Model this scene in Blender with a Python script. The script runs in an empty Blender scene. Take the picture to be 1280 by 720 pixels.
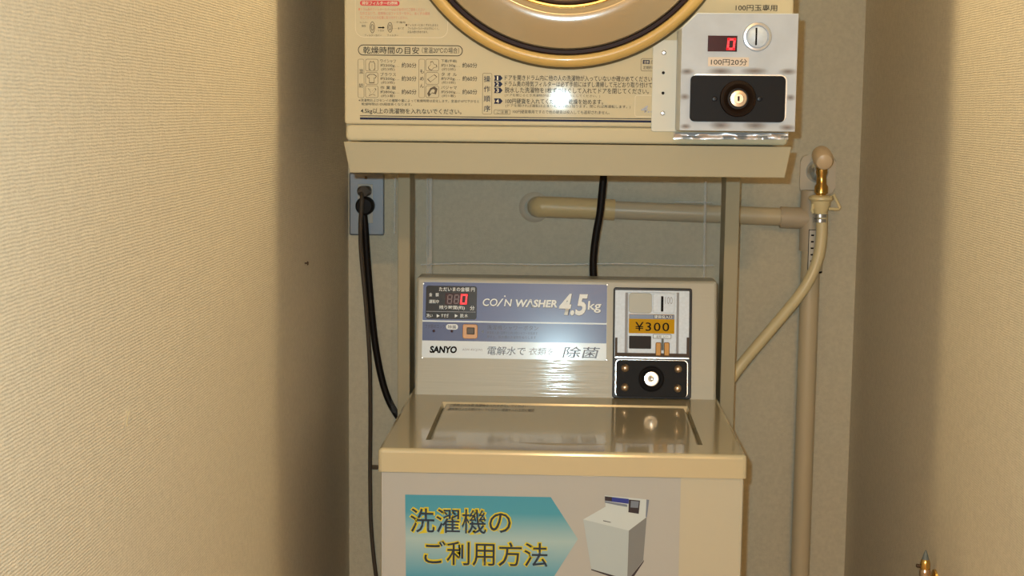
import bpy, bmesh, math, random
from mathutils import Vector, Matrix, noise
random.seed(7)
SC = bpy.context.scene
COL = SC.collection

# ------------------------------------------------------------------ camera
F = 1850.0                                  # focal length in pixels of the 1280x720 frame
VX, VY = 714.0, 138.0                       # where the depth axis of the alcove vanishes
ROLL = -0.0151
YW, YB = 2.11, 2.81                         # washer front, back wall
eY = Vector(((VX-640)/F, (360-VY)/F, -1.0))
eX = Vector((1.0, ROLL, 0.0)); eX.z = eY.x*1.0 + eY.y*ROLL
eX.normalize(); eY.normalize(); eZ = eX.cross(eY)
M = Matrix((eX, eY, eZ))                    # camera space -> world space
def ray(px, py): return M @ Vector(((px-640)/F, (360-py)/F, -1.0))
_r = ray(705, 565); CAMZ = 0.86 - _r.z*YW/_r.y
C0 = Vector((0, 0, CAMZ))
def P(px, py, Y): r = ray(px, py); return C0 + r*(Y/r.y)
def PX(px, py, X): r = ray(px, py); return C0 + r*(X/r.x)
def PZ(px, py, Z): r = ray(px, py); return C0 + r*((Z-CAMZ)/r.z)
cam_d = bpy.data.cameras.new('camera'); cam = bpy.data.objects.new('camera', cam_d); COL.objects.link(cam)
cam_d.sensor_width = 36; cam_d.lens = F/1280*36; cam_d.clip_start = 0.02
cam.matrix_world = Matrix.Translation(C0) @ M.to_4x4()
SC.camera = cam

# ------------------------------------------------------------------ light
w = bpy.data.worlds.new('world'); SC.world = w; w.use_nodes = True
w.node_tree.nodes['Background'].inputs[0].default_value = (1, .8, .55, 1)
w.node_tree.nodes['Background'].inputs[1].default_value = 0.0
SC.view_settings.view_transform = 'Standard'; SC.view_settings.look = 'None'
SC.view_settings.gamma = 1; SC.view_settings.exposure = 0.1; SC.view_settings.use_curve_mapping = False
fl = bpy.data.lights.new('camera_flash_offscreen', 'AREA'); fl.shape = 'RECTANGLE'; fl.size = .016; fl.size_y = .010
fl.energy = 10.0; fl.spread = math.radians(140); fl.color = (.66, .92, 1.0)
flo = bpy.data.objects.new('camera_flash_offscreen', fl); COL.objects.link(flo)
flo.matrix_world = Matrix.Translation(C0 + M @ Vector((-.03, .035, -.01))) @ M.to_4x4()
# ceiling light over the dryer front (its shade edge shows on both side walls) and the warm corridor ceiling light behind the camera
for nm, loc, en, co, si in (('ceiling_light_dryer_offscreen', (.03, 2.08, 2.36), 10.4, (1.0, .78, .42), .10), ('ceiling_light_corridor_offscreen', (.06, -1.7, 2.36), 74.0, (1.0, .59, .22), .18)):
    ld = bpy.data.lights.new(nm, 'AREA'); ld.shape = 'DISK'; ld.size = si; ld.energy = en; ld.color = co
    lo = bpy.data.objects.new(nm, ld); COL.objects.link(lo); lo.location = loc

# ------------------------------------------------------------------ materials
def lin(c): return tuple(((v/255)/12.92 if v/255 <= .04045 else ((v/255+.055)/1.055)**2.4) for v in c)
MATS = {}
def mat(name, rgb, rough=.5, metal=0.0, spec=.5, coat=0.0, emit=0.0, bump=None, var=None, alpha=1.0, croug=.06):
    m = bpy.data.materials.new(name); m.use_nodes = True; nt = m.node_tree; b = nt.nodes['Principled BSDF']
    c = lin(rgb) + (1,)
    b.inputs['Base Color'].default_value = c; b.inputs['Roughness'].default_value = rough
    b.inputs['Metallic'].default_value = metal; b.inputs['Specular IOR Level'].default_value = spec
    b.inputs['Coat Weight'].default_value = coat; b.inputs['Coat Roughness'].default_value = croug
    b.inputs['Alpha'].default_value = alpha
    if emit: b.inputs['Emission Color'].default_value = c; b.inputs['Emission Strength'].default_value = emit
    tc = nt.nodes.new('ShaderNodeTexCoord')
    if var:                                                     # (scale, amount)
        n = nt.nodes.new('ShaderNodeTexNoise'); n.inputs['Scale'].default_value = var[0]; n.inputs['Detail'].default_value = 4
        nt.links.new(tc.outputs['Object'], n.inputs['Vector'])
        r = nt.nodes.new('ShaderNodeValToRGB'); r.color_ramp.elements[0].position = .3; r.color_ramp.elements[1].position = .7
        r.color_ramp.elements[0].color = tuple(x*(1-var[1]) for x in c[:3]) + (1,)
        r.color_ramp.elements[1].color = tuple(min(1, x*(1+var[1])) for x in c[:3]) + (1,)
        nt.links.new(n.outputs['Fac'], r.inputs['Fac']); nt.links.new(r.outputs['Color'], b.inputs['Base Color'])
    if bump:                                                    # (scale, strength, distance)
        n = nt.nodes.new('ShaderNodeTexNoise'); n.inputs['Scale'].default_value = bump[0]; n.inputs['Detail'].default_value = 3
        nt.links.new(tc.outputs['Object'], n.inputs['Vector'])
        bp = nt.nodes.new('ShaderNodeBump'); bp.inputs['Strength'].default_value = bump[1]; bp.inputs['Distance'].default_value = bump[2]
        nt.links.new(n.outputs['Fac'], bp.inputs['Height']); nt.links.new(bp.outputs['Normal'], b.inputs['Normal'])
    MATS[name] = m; return m

def wallpaper(name, rgb, rib, speck, thread=.55):
    """woven vinyl wallpaper: horizontal ribs, fine vertical threads, dark flecks"""
    m = bpy.data.materials.new(name); m.use_nodes = True; nt = m.node_tree; b = nt.nodes['Principled BSDF']
    L = nt.links.new; N = nt.nodes.new
    b.inputs['Roughness'].default_value = .75; b.inputs['Specular IOR Level'].default_value = .25
    tc = N('ShaderNodeTexCoord')
    def stretched(sx, sy, sz, detail=2):
        mp = N('ShaderNodeMapping'); mp.inputs['Scale'].default_value = (sx, sy, sz); L(tc.outputs['Object'], mp.inputs['Vector'])
        n = N('ShaderNodeTexNoise'); n.inputs['Scale'].default_value = 1; n.inputs['Detail'].default_value = detail
        L(mp.outputs['Vector'], n.inputs['Vector']); return n.outputs['Fac']
    r2 = stretched(260, 260, 60)             # short vertical threads
    r3 = stretched(330, 330, 520, 3)
    def mul(a, k):
        x = N('ShaderNodeMath'); x.operation = 'MULTIPLY'; L(a, x.inputs[0]); x.inputs[1].default_value = k; return x.outputs[0]
    def add(a, c):
        x = N('ShaderNodeMath'); x.operation = 'ADD'; L(a, x.inputs[0]); L(c, x.inputs[1]); return x.outputs[0]
    sz = N('ShaderNodeSeparateXYZ'); L(tc.outputs['Object'], sz.inputs[0])       # ribs every 3 mm, wavering along their length
    sn = N('ShaderNodeMath'); sn.operation = 'SINE'; L(add(mul(sz.outputs['Z'], 2000), mul(stretched(55, 55, 70), 5)), sn.inputs[0])
    hf = N('ShaderNodeMath'); hf.operation = 'MULTIPLY_ADD'; L(sn.outputs[0], hf.inputs[0]); hf.inputs[1].default_value = .5; hf.inputs[2].default_value = .5
    md = N('ShaderNodeMath'); md.operation = 'MULTIPLY'; L(hf.outputs[0], md.inputs[0]); L(stretched(75, 75, 330), md.inputs[1])   # ribs broken into short runs
    r1 = add(mul(hf.outputs[0], .35), mul(md.outputs[0], 1.3))
    h = add(add(mul(r1, rib), mul(r2, thread)), mul(r3, speck))
    bp = N('ShaderNodeBump'); bp.inputs['Strength'].default_value = .8; bp.inputs['Distance'].default_value = .0009
    L(h, bp.inputs['Height']); L(bp.outputs['Normal'], b.inputs['Normal'])
    cr = N('ShaderNodeValToRGB'); c = lin(rgb)
    mt = stretched(150, 150, 150, 2)         # faint mottle of the vinyl, unrelated to the relief
    cr.color_ramp.elements[0].position = .3; cr.color_ramp.elements[1].position = .7
    cr.color_ramp.elements[0].color = tuple(x*.94 for x in c) + (1,); cr.color_ramp.elements[1].color = tuple(min(1, x*1.05) for x in c) + (1,)
    L(mt, cr.inputs['Fac']); L(cr.outputs['Color'], b.inputs['Base Color'])
    MATS[name] = m; return m

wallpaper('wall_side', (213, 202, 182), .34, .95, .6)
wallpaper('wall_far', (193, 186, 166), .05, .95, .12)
mat('ceiling_white', (225, 218, 205), .85, bump=(300, .2, .001))
mat('floor_vinyl', (150, 128, 100), .4, var=(12, .12))
mat('enamel', (189, 182, 163), .36, spec=.25, coat=.10, croug=.08, bump=(90, .04, .001))
m = mat('enamel_console', (184, 180, 166), .36, spec=.25, coat=.12, croug=.07); nt = m.node_tree
tc = nt.nodes.new('ShaderNodeTexCoord'); mp = nt.nodes.new('ShaderNodeMapping'); mp.inputs['Scale'].default_value = (9, 40, 190)
nz = nt.nodes.new('ShaderNodeTexNoise'); nz.inputs['Scale'].default_value = 1; bp = nt.nodes.new('ShaderNodeBump'); bp.inputs['Strength'].default_value = .25; bp.inputs['Distance'].default_value = .0012
nt.links.new(tc.outputs['Object'], mp.inputs[0]); nt.links.new(mp.outputs[0], nz.inputs['Vector']); nt.links.new(nz.outputs['Fac'], bp.inputs['Height'])
nt.links.new(bp.outputs['Normal'], nt.nodes['Principled BSDF'].inputs['Normal']); nt.links.new(bp.outputs['Normal'], nt.nodes['Principled BSDF'].inputs['Coat Normal'])
mat('enamel_top', (194, 182, 152), .12, coat=.5, bump=(60, .03, .001))
mat('enamel_stand', (167, 158, 134), .5, spec=.15, bump=(500, .08, .0005))
mat('dryer_panel', (199, 187, 157), .5, spec=.1, coat=.08, croug=.05)
mat('bezel', (204, 168, 100), .3, spec=.3, coat=.12)
mat('gasket', (40, 20, 18), .45, spec=.12)
mat('bezel_gap', (88, 76, 52), .5)
mat('door_plastic', (164, 144, 112), .16, coat=.3)
mat('door_glass', (120, 88, 52), .06, coat=.5)
mat('drum_dark', (44, 24, 18), .4)
mat('gold_trim', (210, 160, 80), .18, metal=.8)
mat('plate_steel', (188, 194, 204), .55, spec=.25, var=(30, .06))
mat('bracket', (212, 210, 200), .5, spec=.2)
mat('black_plastic', (24, 22, 24), .5, spec=.12, bump=(900, .12, .0004))
mat('black_gloss', (14, 13, 22), .35, spec=.2)
mat('groove_grey', (140, 140, 146), .4, spec=.3)
mat('brown_black', (30, 19, 13), .45, spec=.15)
mat('chrome', (214, 222, 232), .2, metal=.85)
mat('bright_metal', (205, 208, 214), .28, metal=.9)
mat('silver_paint', (206, 216, 230), .45, metal=.1, spec=.25, var=(220, .06))
mat('steel_outlet', (124, 130, 138), .42, metal=.5, spec=.3, bump=(600, .06, .0004))
mat('brass', (206, 168, 96), .26, metal=.9)
mat('flap_gold', (150, 108, 52), .45, metal=.5)
mat('bronze', (196, 172, 148), .28, metal=.85)
mat('foil', (214, 218, 226), .26, metal=.75)
mat('ink', (42, 36, 32), .5, spec=.2); mat('ink_faint', (92, 80, 64), .5, spec=.2); mat('ink_blue', (20, 22, 56), .5, spec=.2)
mat('ink_red', (196, 36, 34), .45); mat('ink_red_faint', (206, 132, 106), .5)
mat('ink_white', (248, 252, 255), .4, spec=.3); mat('ink_black', (18, 15, 18), .6, spec=.08); mat('ink_pale', (222, 208, 176), .4)
mat('ink_grey', (150, 150, 158), .4)
mat('panel_blue', (104, 120, 168), .4, spec=.2, coat=.2, croug=.16); mat('panel_blue_dark', (92, 106, 152), .4, spec=.2, coat=.2, croug=.16)
mat('panel_white', (228, 238, 248), .34, spec=.3, coat=.14, croug=.12)
mat('panel_navy', (34, 38, 66), .35); mat('panel_ink', (34, 38, 74), .35)
mat('lcd_black', (20, 17, 22), .3, spec=.2); mat('lcd_red_dark', (58, 8, 14), .3, spec=.15)
mat('led_red', (255, 26, 40), .4, emit=1.3); mat('led_off', (84, 12, 20), .3)
mat('button_orange', (206, 138, 44), .35); mat('button_key', (84, 70, 54), .4, spec=.3)
mat('yellow_label', (206, 156, 0), .5, spec=.1); mat('label_blue', (84, 104, 140), .35)
mat('label_cream', (214, 196, 178), .5); mat('pad_grey', (176, 176, 166), .4)
mat('paper', (176, 175, 173), .7, spec=.2); mat('poster_ink', (22, 40, 60), .5); mat('poster_yellow', (206, 190, 30), .5)
mat('pic_front', (172, 184, 190), .6); mat('pic_side', (120, 122, 124), .6); mat('pic_top', (192, 202, 206), .6)
mat('pic_blue', (34, 48, 140), .6); mat('pic_dark', (42, 30, 40), .6); mat('pic_grey', (112, 122, 140), .6)
mat('socket_white', (176, 172, 162), .45)
mat('cord_black', (24, 18, 16), .5, spec=.15); mat('cord_grey', (78, 68, 58), .5, spec=.2)
mat('pvc', (190, 176, 148), .35); mat('pvc_fitting', (178, 164, 142), .5)
mat('pipe_tape', (206, 180, 124), .4, bump=(90, .3, .003))
mat('tap_plastic', (222, 196, 160), .35); mat('coupling', (222, 206, 160), .35); mat('hose', (214, 198, 156), .4)
mat('wall_plate', (196, 184, 164), .5); mat('sticker', (186, 178, 164), .5)
mat('rubber_grey', (96, 104, 104), .6)
mat('dirt_brown', (66, 44, 24), .6)
# poster arrow: printed teal to pale to teal, top to bottom
m = mat('arrow_print', (80, 150, 170), .55); nt = m.node_tree
tc = nt.nodes.new('ShaderNodeTexCoord'); sp = nt.nodes.new('ShaderNodeSeparateXYZ'); cr = nt.nodes.new('ShaderNodeValToRGB')
nt.links.new(tc.outputs['Generated'], sp.inputs[0]); nt.links.new(sp.outputs['Z'], cr.inputs['Fac'])
e = cr.color_ramp.elements; e[0].color = lin((62, 146, 176))+(1,); e[1].color = lin((62, 146, 172))+(1,)
k = e.new(.48); k.color = lin((160, 186, 190))+(1,); k = e.new(.8); k.color = lin((66, 148, 172))+(1,)
nt.links.new(cr.outputs['Color'], nt.nodes['Principled BSDF'].inputs['Base Color'])
# soft-edged rust smear
m = mat('smear', (120, 92, 70), .6); nt = m.node_tree
tc = nt.nodes.new('ShaderNodeTexCoord'); mp = nt.nodes.new('ShaderNodeMapping'); mp.inputs['Location'].default_value = (-1, 0, -1); mp.inputs['Scale'].default_value = (2, 0, 2)
gr = nt.nodes.new('ShaderNodeTexGradient'); gr.gradient_type = 'SPHERICAL'; mu = nt.nodes.new('ShaderNodeMath'); mu.operation = 'MULTIPLY'; mu.inputs[1].default_value = .6; mu.use_clamp = True
nt.links.new(tc.outputs['Generated'], mp.inputs[0]); nt.links.new(mp.outputs[0], gr.inputs[0]); nt.links.new(gr.outputs['Fac'], mu.inputs[0])
nt.links.new(mu.outputs[0], nt.nodes['Principled BSDF'].inputs['Alpha'])
# clear vinyl film
def film(name, opac, rgb, rough):
    m = bpy.data.materials.new(name); m.use_nodes = True; nt = m.node_tree
    for n in list(nt.nodes): nt.nodes.remove(n)
    o = nt.nodes.new('ShaderNodeOutputMaterial'); mx = nt.nodes.new('ShaderNodeMixShader'); mx.inputs[0].default_value = opac
    t = nt.nodes.new('ShaderNodeBsdfTransparent'); p = nt.nodes.new('ShaderNodeBsdfPrincipled')
    p.inputs['Base Color'].default_value = lin(rgb)+(1,); p.inputs['Roughness'].default_value = rough
    nt.links.new(t.outputs[0], mx.inputs[1]); nt.links.new(p.outputs[0], mx.inputs[2]); nt.links.new(mx.outputs[0], o.inputs[0])
    MATS[name] = m
film('clear_film', .03, (200, 205, 210), .3); film('film_crease', .26, (210, 214, 216), .3)

# ------------------------------------------------------------------ builders
def top_of(o):
    while o.parent: o = o.parent
    return o
def thing(name, label, cat, loc, group=None):
    o = bpy.data.objects.new(name, None); COL.objects.link(o); o.location = loc; o.empty_display_size = .05
    o['label'] = label; o['category'] = cat
    if group: o['group'] = group
    return o
def obj(name, bm, m, parent=None, loc=None, label=None, cat=None, group=None, kind=None, smooth=True, mesh=None):
    if mesh is None:
        mesh = bpy.data.meshes.new(name)
        bmesh.ops.recalc_face_normals(bm, faces=bm.faces[:]) if smooth != 'flat' else None
        bm.to_mesh(mesh); bm.free()
    base = Vector(top_of(parent).location) if parent else Vector(loc if loc is not None else (0, 0, 0))
    mesh.transform(Matrix.Translation(-base))
    if smooth is True:
        ar = sorted(q.area for q in mesh.polygons); med = ar[len(ar)//2]          # broad flat faces stay flat, their bevels stay smooth
        mesh.set_sharp_from_angle(angle=math.radians(38)); mesh.polygons.foreach_set('use_smooth', [q.area < 6*med for q in mesh.polygons])
    mesh.materials.append(MATS[m])
    o = bpy.data.objects.new(name, mesh); COL.objects.link(o)
    if parent: o.parent = parent
    else: o.location = base
    if label: o['label'] = label
    if cat: o['category'] = cat
    if group: o['group'] = group
    if kind: o['kind'] = kind
    return o
def dup(o, off):
    c = o.copy(); COL.objects.link(c); c.location = o.location + Vector(off)
    return c
class PL:
    """a plane: origin, u to the right, v up (leaning back by tilt), n towards the camera"""
    def __init__(s, o, tilt=0.0, u=None, v=None):
        s.o = Vector(o); s.u = Vector(u or (1, 0, 0)); s.v = Vector(v or (0, math.sin(tilt), math.cos(tilt))); s.n = s.u.cross(s.v)
    def pix(s, px, py):
        r = ray(px, py); t = (s.o - C0).dot(s.n)/r.dot(s.n); p = C0 + r*t - s.o
        return p.dot(s.u), p.dot(s.v)
    def pt(s, u, v, d=0.0): return s.o + s.u*u + s.v*v + s.n*d
    def box(s, x0, y0, x1, y1):            # pixel box -> u0, v0, u1, v1
        xc, yc = (x0+x1)/2, (y0+y1)/2
        return s.pix(x0, yc)[0], s.pix(xc, y1)[1], s.pix(x1, yc)[0], s.pix(xc, y0)[1]
    def k(s, px, py): return s.pix(px+.5, py)[0] - s.pix(px-.5, py)[0]
def rrect(u0, v0, u1, v1, r=0.0, seg=4):
    if r <= 0: return [(u0, v0), (u1, v0), (u1, v1), (u0, v1)]
    out = []
    for cx, cy, a in ((u1-r, v0+r, -90), (u1-r, v1-r, 0), (u0+r, v1-r, 90), (u0+r, v0+r, 180)):
        for i in range(seg+1):
            t = math.radians(a + 90*i/seg); out.append((cx + r*math.cos(t), cy + r*math.sin(t)))
    return out
def circ(cu, cv, r, n=28): return [(cu + r*math.cos(2*math.pi*i/n), cv + r*math.sin(2*math.pi*i/n)) for i in range(n)]
def slab(pl, poly, d0, d1, bev=0.0, seg=2, bm=None):
    bm = bm or bmesh.new()
    a = [bm.verts.new(pl.pt(u, v, d0)) for u, v in poly]; c = [bm.verts.new(pl.pt(u, v, d1)) for u, v in poly]
    n = len(poly); bm.faces.new(a[::-1]); ff = bm.faces.new(c)
    for i in range(n): bm.faces.new((a[i], a[(i+1) % n], c[(i+1) % n], c[i]))
    if bev: bmesh.ops.bevel(bm, geom=list(ff.edges), offset=bev, segments=seg, profile=.5, affect='EDGES')
    return bm
def flat(pl, poly, d=.0004, bm=None):
    bm = bm or bmesh.new(); bm.faces.new([bm.verts.new(pl.pt(u, v, d)) for u, v in poly]); return bm
def ring(pl, box, r, t, d=.0004, bm=None):
    bm = bm or bmesh.new(); u0, v0, u1, v1 = box
    a = rrect(u0, v0, u1, v1, r); c = rrect(u0+t, v0+t, u1-t, v1-t, max(r-t, t*.2))
    A = [bm.verts.new(pl.pt(u, v, d)) for u, v in a]; B = [bm.verts.new(pl.pt(u, v, d)) for u, v in c]; n = len(a)
    for i in range(n): bm.faces.new((A[i], A[(i+1) % n], B[(i+1) % n], B[i]))
    return bm
def lathe(pl, cu, cv, prof, n=48, bm=None, closed=False):
    bm = bm or bmesh.new(); rings = []
    for r, d in prof:
        if r < 1e-6: rings.append([bm.verts.new(pl.pt(cu, cv, d))])
        else: rings.append([bm.verts.new(pl.pt(cu + r*math.cos(2*math.pi*i/n), cv + r*math.sin(2*math.pi*i/n), d)) for i in range(n)])
    prs = list(zip(rings, rings[1:])) + ([(rings[-1], rings[0])] if closed else [])
    for A, B in prs:
        for i in range(n):
            j = (i+1) % n
            if len(A) == 1 and len(B) == 1: continue
            if len(A) == 1: bm.faces.new((A[0], B[i], B[j]))
            elif len(B) == 1: bm.faces.new((A[i], A[j], B[0]))
            else: bm.faces.new((A[i], A[j], B[j], B[i]))
    return bm
def boxm(x0, x1, y0, y1, z0, z1, bev=0.0, seg=2, bm=None):
    bm = bm or bmesh.new()
    g = bmesh.ops.create_cube(bm, size=1)['verts']
    for v in g: v.co = Vector(((x0+x1)/2 + v.co.x*(x1-x0), (y0+y1)/2 + v.co.y*(y1-y0), (z0+z1)/2 + v.co.z*(z1-z0)))
    if bev: bmesh.ops.bevel(bm, geom=list({e for v in g for e in v.link_edges}), offset=bev, segments=seg, profile=.5, affect='EDGES')
    return bm
def spline(pts, n=8):
    pts = [Vector(p) for p in pts]; q = [2*pts[0]-pts[1]] + pts + [2*pts[-1]-pts[-2]]; out = []
    for i in range(1, len(q)-2):
        a, b, c, d = q[i-1:i+3]
        for k in range(n):
            t = k/n; out.append(.5*((2*b) + (c-a)*t + (2*a-5*b+4*c-d)*t*t + (3*b-a-3*c+d)*t**3))
    return out + [pts[-1]]
def tube(pts, rad, n=12, bm=None, flatten=1.0):
    bm = bm or bmesh.new(); rings = []; up = Vector((0, -1, .01)); m = len(pts)
    for i, p in enumerate(pts):
        t = (pts[min(i+1, m-1)] - pts[max(i-1, 0)]).normalized()
        s = t.cross(up)
        if s.length < .15: s = t.cross(Vector((1, 0, 0)))
        s.normalize(); w_ = s.cross(t); r = rad[i] if isinstance(rad, (list, tuple)) else rad
        rings.append([bm.verts.new(p + s*(r*math.cos(2*math.pi*k/n)) + w_*(r*flatten*math.sin(2*math.pi*k/n))) for k in range(n)])
    for A, B in zip(rings, rings[1:]):
        for k in range(n): bm.faces.new((A[k], A[(k+1) % n], B[(k+1) % n], B[k]))
    bm.faces.new(rings[0][::-1]); bm.faces.new(rings[-1]); return bm
def glyphs(s, bold=0.0, shear=0.0, spacing=1.0):
    c = bpy.data.curves.new('lettering', 'FONT'); c.body = s; c.resolution_u = 3; c.offset = bold; c.shear = shear; c.space_character = spacing
    o = bpy.data.objects.new('lettering', c); COL.objects.link(o)
    dg = bpy.context.evaluated_depsgraph_get(); me = bpy.data.meshes.new_from_object(o.evaluated_get(dg))
    bpy.data.objects.remove(o); bpy.data.curves.remove(c); return me
def text(s, pl, px, m, parent, d=.0006, bold=0.0, shear=0.0, spacing=1.0, name='lettering', ref=None, fit=True):
    """lettering fitted into the pixel box px on plane pl"""
    me = glyphs(s, bold, shear, spacing)
    xs = [v.co.x for v in me.vertices]; ys = [v.co.y for v in me.vertices]
    x0, x1, y0, y1 = min(xs), max(xs), min(ys), max(ys); u0, v0, u1, v1 = pl.box(*px)
    su = (u1-u0)/(x1-x0); sv = (v1-v0)/(y1-y0)
    for v in me.vertices: v.co = pl.pt(u0 + (v.co.x-x0)*su, v0 + (v.co.y-y0)*sv, d)
    me.materials.clear()
    return obj(name, None, m, parent, mesh=me, smooth=False)
def ppoly(pl, pts): return [pl.pix(*p) for p in pts]
def struct(name, bm, m, label=None, **k):
    o = obj(name, bm, m, kind='structure', label=label, **k); return o

# ------------------------------------------------------------------ the setting
XL = P(435.5, 262, YB).x; XR = P(1070, 330, YB).x
YF, ZC = -2.6, 2.40
struct('floor', boxm(XL-.06, XR+.06, YF-.06, YB+.06, -.06, 0), 'floor_vinyl', 'brown vinyl floor of the narrow laundry alcove')
struct('ceiling', boxm(XL-.06, XR+.06, YF-.06, YB+.06, ZC, ZC+.06), 'ceiling_white', 'off-white ceiling of the laundry alcove')
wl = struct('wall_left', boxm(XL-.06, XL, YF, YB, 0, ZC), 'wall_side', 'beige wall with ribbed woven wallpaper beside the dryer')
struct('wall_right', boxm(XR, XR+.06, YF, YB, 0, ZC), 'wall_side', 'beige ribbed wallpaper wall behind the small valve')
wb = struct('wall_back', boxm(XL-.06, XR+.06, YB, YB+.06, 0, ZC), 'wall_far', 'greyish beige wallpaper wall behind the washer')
struct('wall_front', boxm(XL-.06, XR+.06, YF-.06, YF, 0, ZC), 'wall_side', 'beige wallpaper wall closing the alcove')
# a small torn flap and a pin on the left wall
LW = PL((XL, 0, 0), u=(0, 1, 0), v=(0, 0, 1))
bm = bmesh.new(); pts = [(161, 513), (159, 518), (157.5, 525), (157, 533)]
L_ = [PX(x, y, XL+.0006) for x, y in pts]; R_ = [PX(x+2.0, y+.6, XL+.0035) for x, y in pts]
a = [bm.verts.new(p) for p in L_]; c = [bm.verts.new(p) for p in R_]
for i in range(3): bm.faces.new((a[i], a[i+1], c[i+1], c[i]))
obj('paper_tear', bm, 'ink_pale', wl)
p = PX(381, 329, XL)
nl = PL((XL, p.y, p.z), u=(0, 1, 0), v=(0, 0, 1))
obj('wall_pin', lathe(nl, 0, 0, [(0, 0), (.0012, 0), (.0012, .004), (.0034, .004), (.0028, .0058), (0, .0062)], 12), 'dirt_brown', loc=p,
    label='tiny dark pin stuck in the ribbed wallpaper beside the outlet', cat='pin')

# ------------------------------------------------------------------ dryer stand
SF = PL((0, 2.10, 0))
ua0, va = SF.pix(429.5, 177); ua1, vb = SF.pix(989.5, 183.5); zt = (va+vb)/2
ub0, vc = SF.pix(437, 216.5); ub1, vd = SF.pix(981, 222); zb = (vc+vd)/2
POSTY0, POSTY1 = 2.58, 2.655
pl_ = P(497, 300, POSTY0).x; pl2 = P(512.5, 300, POSTY0).x; pr = P(905.5, 300, POSTY0).x; pr2 = P(923.5, 300, POSTY0).x
t = thing('dryer_stand', 'cream steel stand carrying the dryer above the washer', 'stand', ((pl_+pr2)/2, 2.6, 0))
obj('front_plate', slab(SF, [(ub0, zb), (ub1, zb), (ua1, zt), (ua0, zt)], -.004, 0, .0016), 'enamel_stand', t)
obj('shelf', boxm(ua0+.012, ua1-.012, 2.102, 2.66, zt-.012, zt-.001, .001), 'enamel_stand', t)
for s, (x0, x1) in enumerate(((pl_, pl2), (pr, pr2))):
    obj('side_rail', boxm(x0, x1, 2.12, POSTY0+.01, zb+.012, zt-.011, .001), 'enamel_stand', t)
    obj('post', boxm(x0, x1, POSTY0, POSTY1, .028, zt-.011, .0015), 'enamel_stand', t)
    ft = obj('foot_rail', boxm(x0, x1, 2.14, POSTY1+.04, .012, .032, .0015), 'enamel_stand', t)
    for y in (2.17, POSTY1+.01):
        obj('rubber_foot', boxm(x0+.003, x1-.003, y-.012, y+.012, 0, .0125, .001), 'black_plastic', ft)
obj('cross_brace', boxm(pl2, pr, 2.64, POSTY1, .30, .33, .001), 'enamel_stand', t)

# ------------------------------------------------------------------ tumble dryer
DY = 2.12; DF = PL((0, DY, 0)); kd = DF.k(710, 80)
dx0 = DF.pix(430, 60)[0]; dx1 = DF.pix(991, 60)[0]; dz0 = zt; dz1 = zt+.68
d = thing('tumble_dryer', 'cream coin-operated tumble dryer with round door on the stand shelf', 'dryer', ((dx0+dx1)/2, DY+.2, dz0))
zs = DF.pix(660, 157.5)[1]
obj('body', boxm(dx0, dx1, DY+.012, DY+.45, dz0+.0005, dz1, .006), 'enamel', d)
obj('front_panel', slab(DF, rrect(dx0+.0005, zs, dx1-.0005, dz1, .004), -.0125, 0, .003, 3), 'dryer_panel', d)
obj('base_trim', slab(DF, rrect(dx0+.002, dz0+.0008, dx1-.003, zs-.0004, .007), -.0125, -.001, .004, 3), 'dryer_panel', d)
# door
cu, cv = DF.pix(710, -134); R = lambda x: x*kd
door = obj('door', lathe(DF, cu, cv, [(R(213.2), .0002), (R(213.2), .012), (R(211.5), .0165), (R(208), .0195), (R(203), .020), (R(199.5), .0185), (R(198), .015), (R(198), .004)], 120), 'bezel', d, label='cream yellow ring bezel of the round door')
obj('door_gap', lathe(DF, cu, cv, [(R(216), .0002), (R(216), .003), (R(212.8), .005)], 120), 'bezel_gap', door)
obj('door_gasket', lathe(DF, cu, cv, [(R(198.4), .006), (R(198.4), .019), (R(197), .0205), (R(193), .0205), (R(191.6), .016)], 120), 'gasket', door)
obj('door_cover', lathe(DF, cu, cv, [(R(192.4), .013), (R(190), .0205), (R(175), .0255), (R(160), .029), (R(150), .030), (R(143), .0285), (R(141), .026)], 120), 'door_plastic', door, label='glossy brown plastic door cover')
obj('window_trim', lathe(DF, cu, cv, [(R(142), .0265), (R(140.5), .0285), (R(138.5), .0285), (R(137), .024)], 120), 'gold_trim', door)
obj('window_rim', lathe(DF, cu, cv, [(R(137.4), .0275), (R(136), .029), (R(133.5), .028), (R(133), .02)], 120), 'drum_dark', door)
obj('door_window', lathe(DF, cu, cv, [(R(133.5), .021), (R(110), .026), (R(70), .030), (0, .032)], 96), 'door_glass', door, label='tinted round door glass')
hu = cu - R(190)
obj('door_handle', slab(DF, rrect(cu+R(176), cv-R(24), cu+R(206), cv+R(24), R(8)), .015, .034, .004, 3), 'bezel', door)
# printed panel -----------------------------------------------------
def tx(s, px, m='ink', parent=d, **k): return text(s, DF, px, m, parent, **k)
obj('printed_bar', flat(DF, rrect(*DF.box(450, 148.6, 817, 151.4))), 'ink_blue', d)
obj('printed_bar', flat(DF, rrect(*DF.box(450, 146.2, 817, 147.2))), 'ink', d)
obj('caution_box', ring(DF, DF.box(444, -18, 560, 47), .012, .0006), 'ink_pale', d)
pill = obj('caution_pill', flat(DF, rrect(*DF.box(450, .8, 499.5, 7.2), .0035)), 'ink_red', d)
text('排気フィルターの掃除', DF, (452.5, 1.5, 497, 6.4), 'ink_pale', pill, d=.0008, bold=.015)
tx('●ドラム奥のフィルターカバーは必ず取付けてご使用ください', (448, 9.8, 531, 13.8), 'ink_red_faint')
tx('なおさないで、乾燥後にはフィルターを外し、糸くずの掃除', (450, 14.8, 537.5, 18.8), 'ink_red_faint')
tx('をしてからもとの位置に取り付けてください。', (450.5, 20, 510, 24), 'ink_red_faint')
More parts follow.
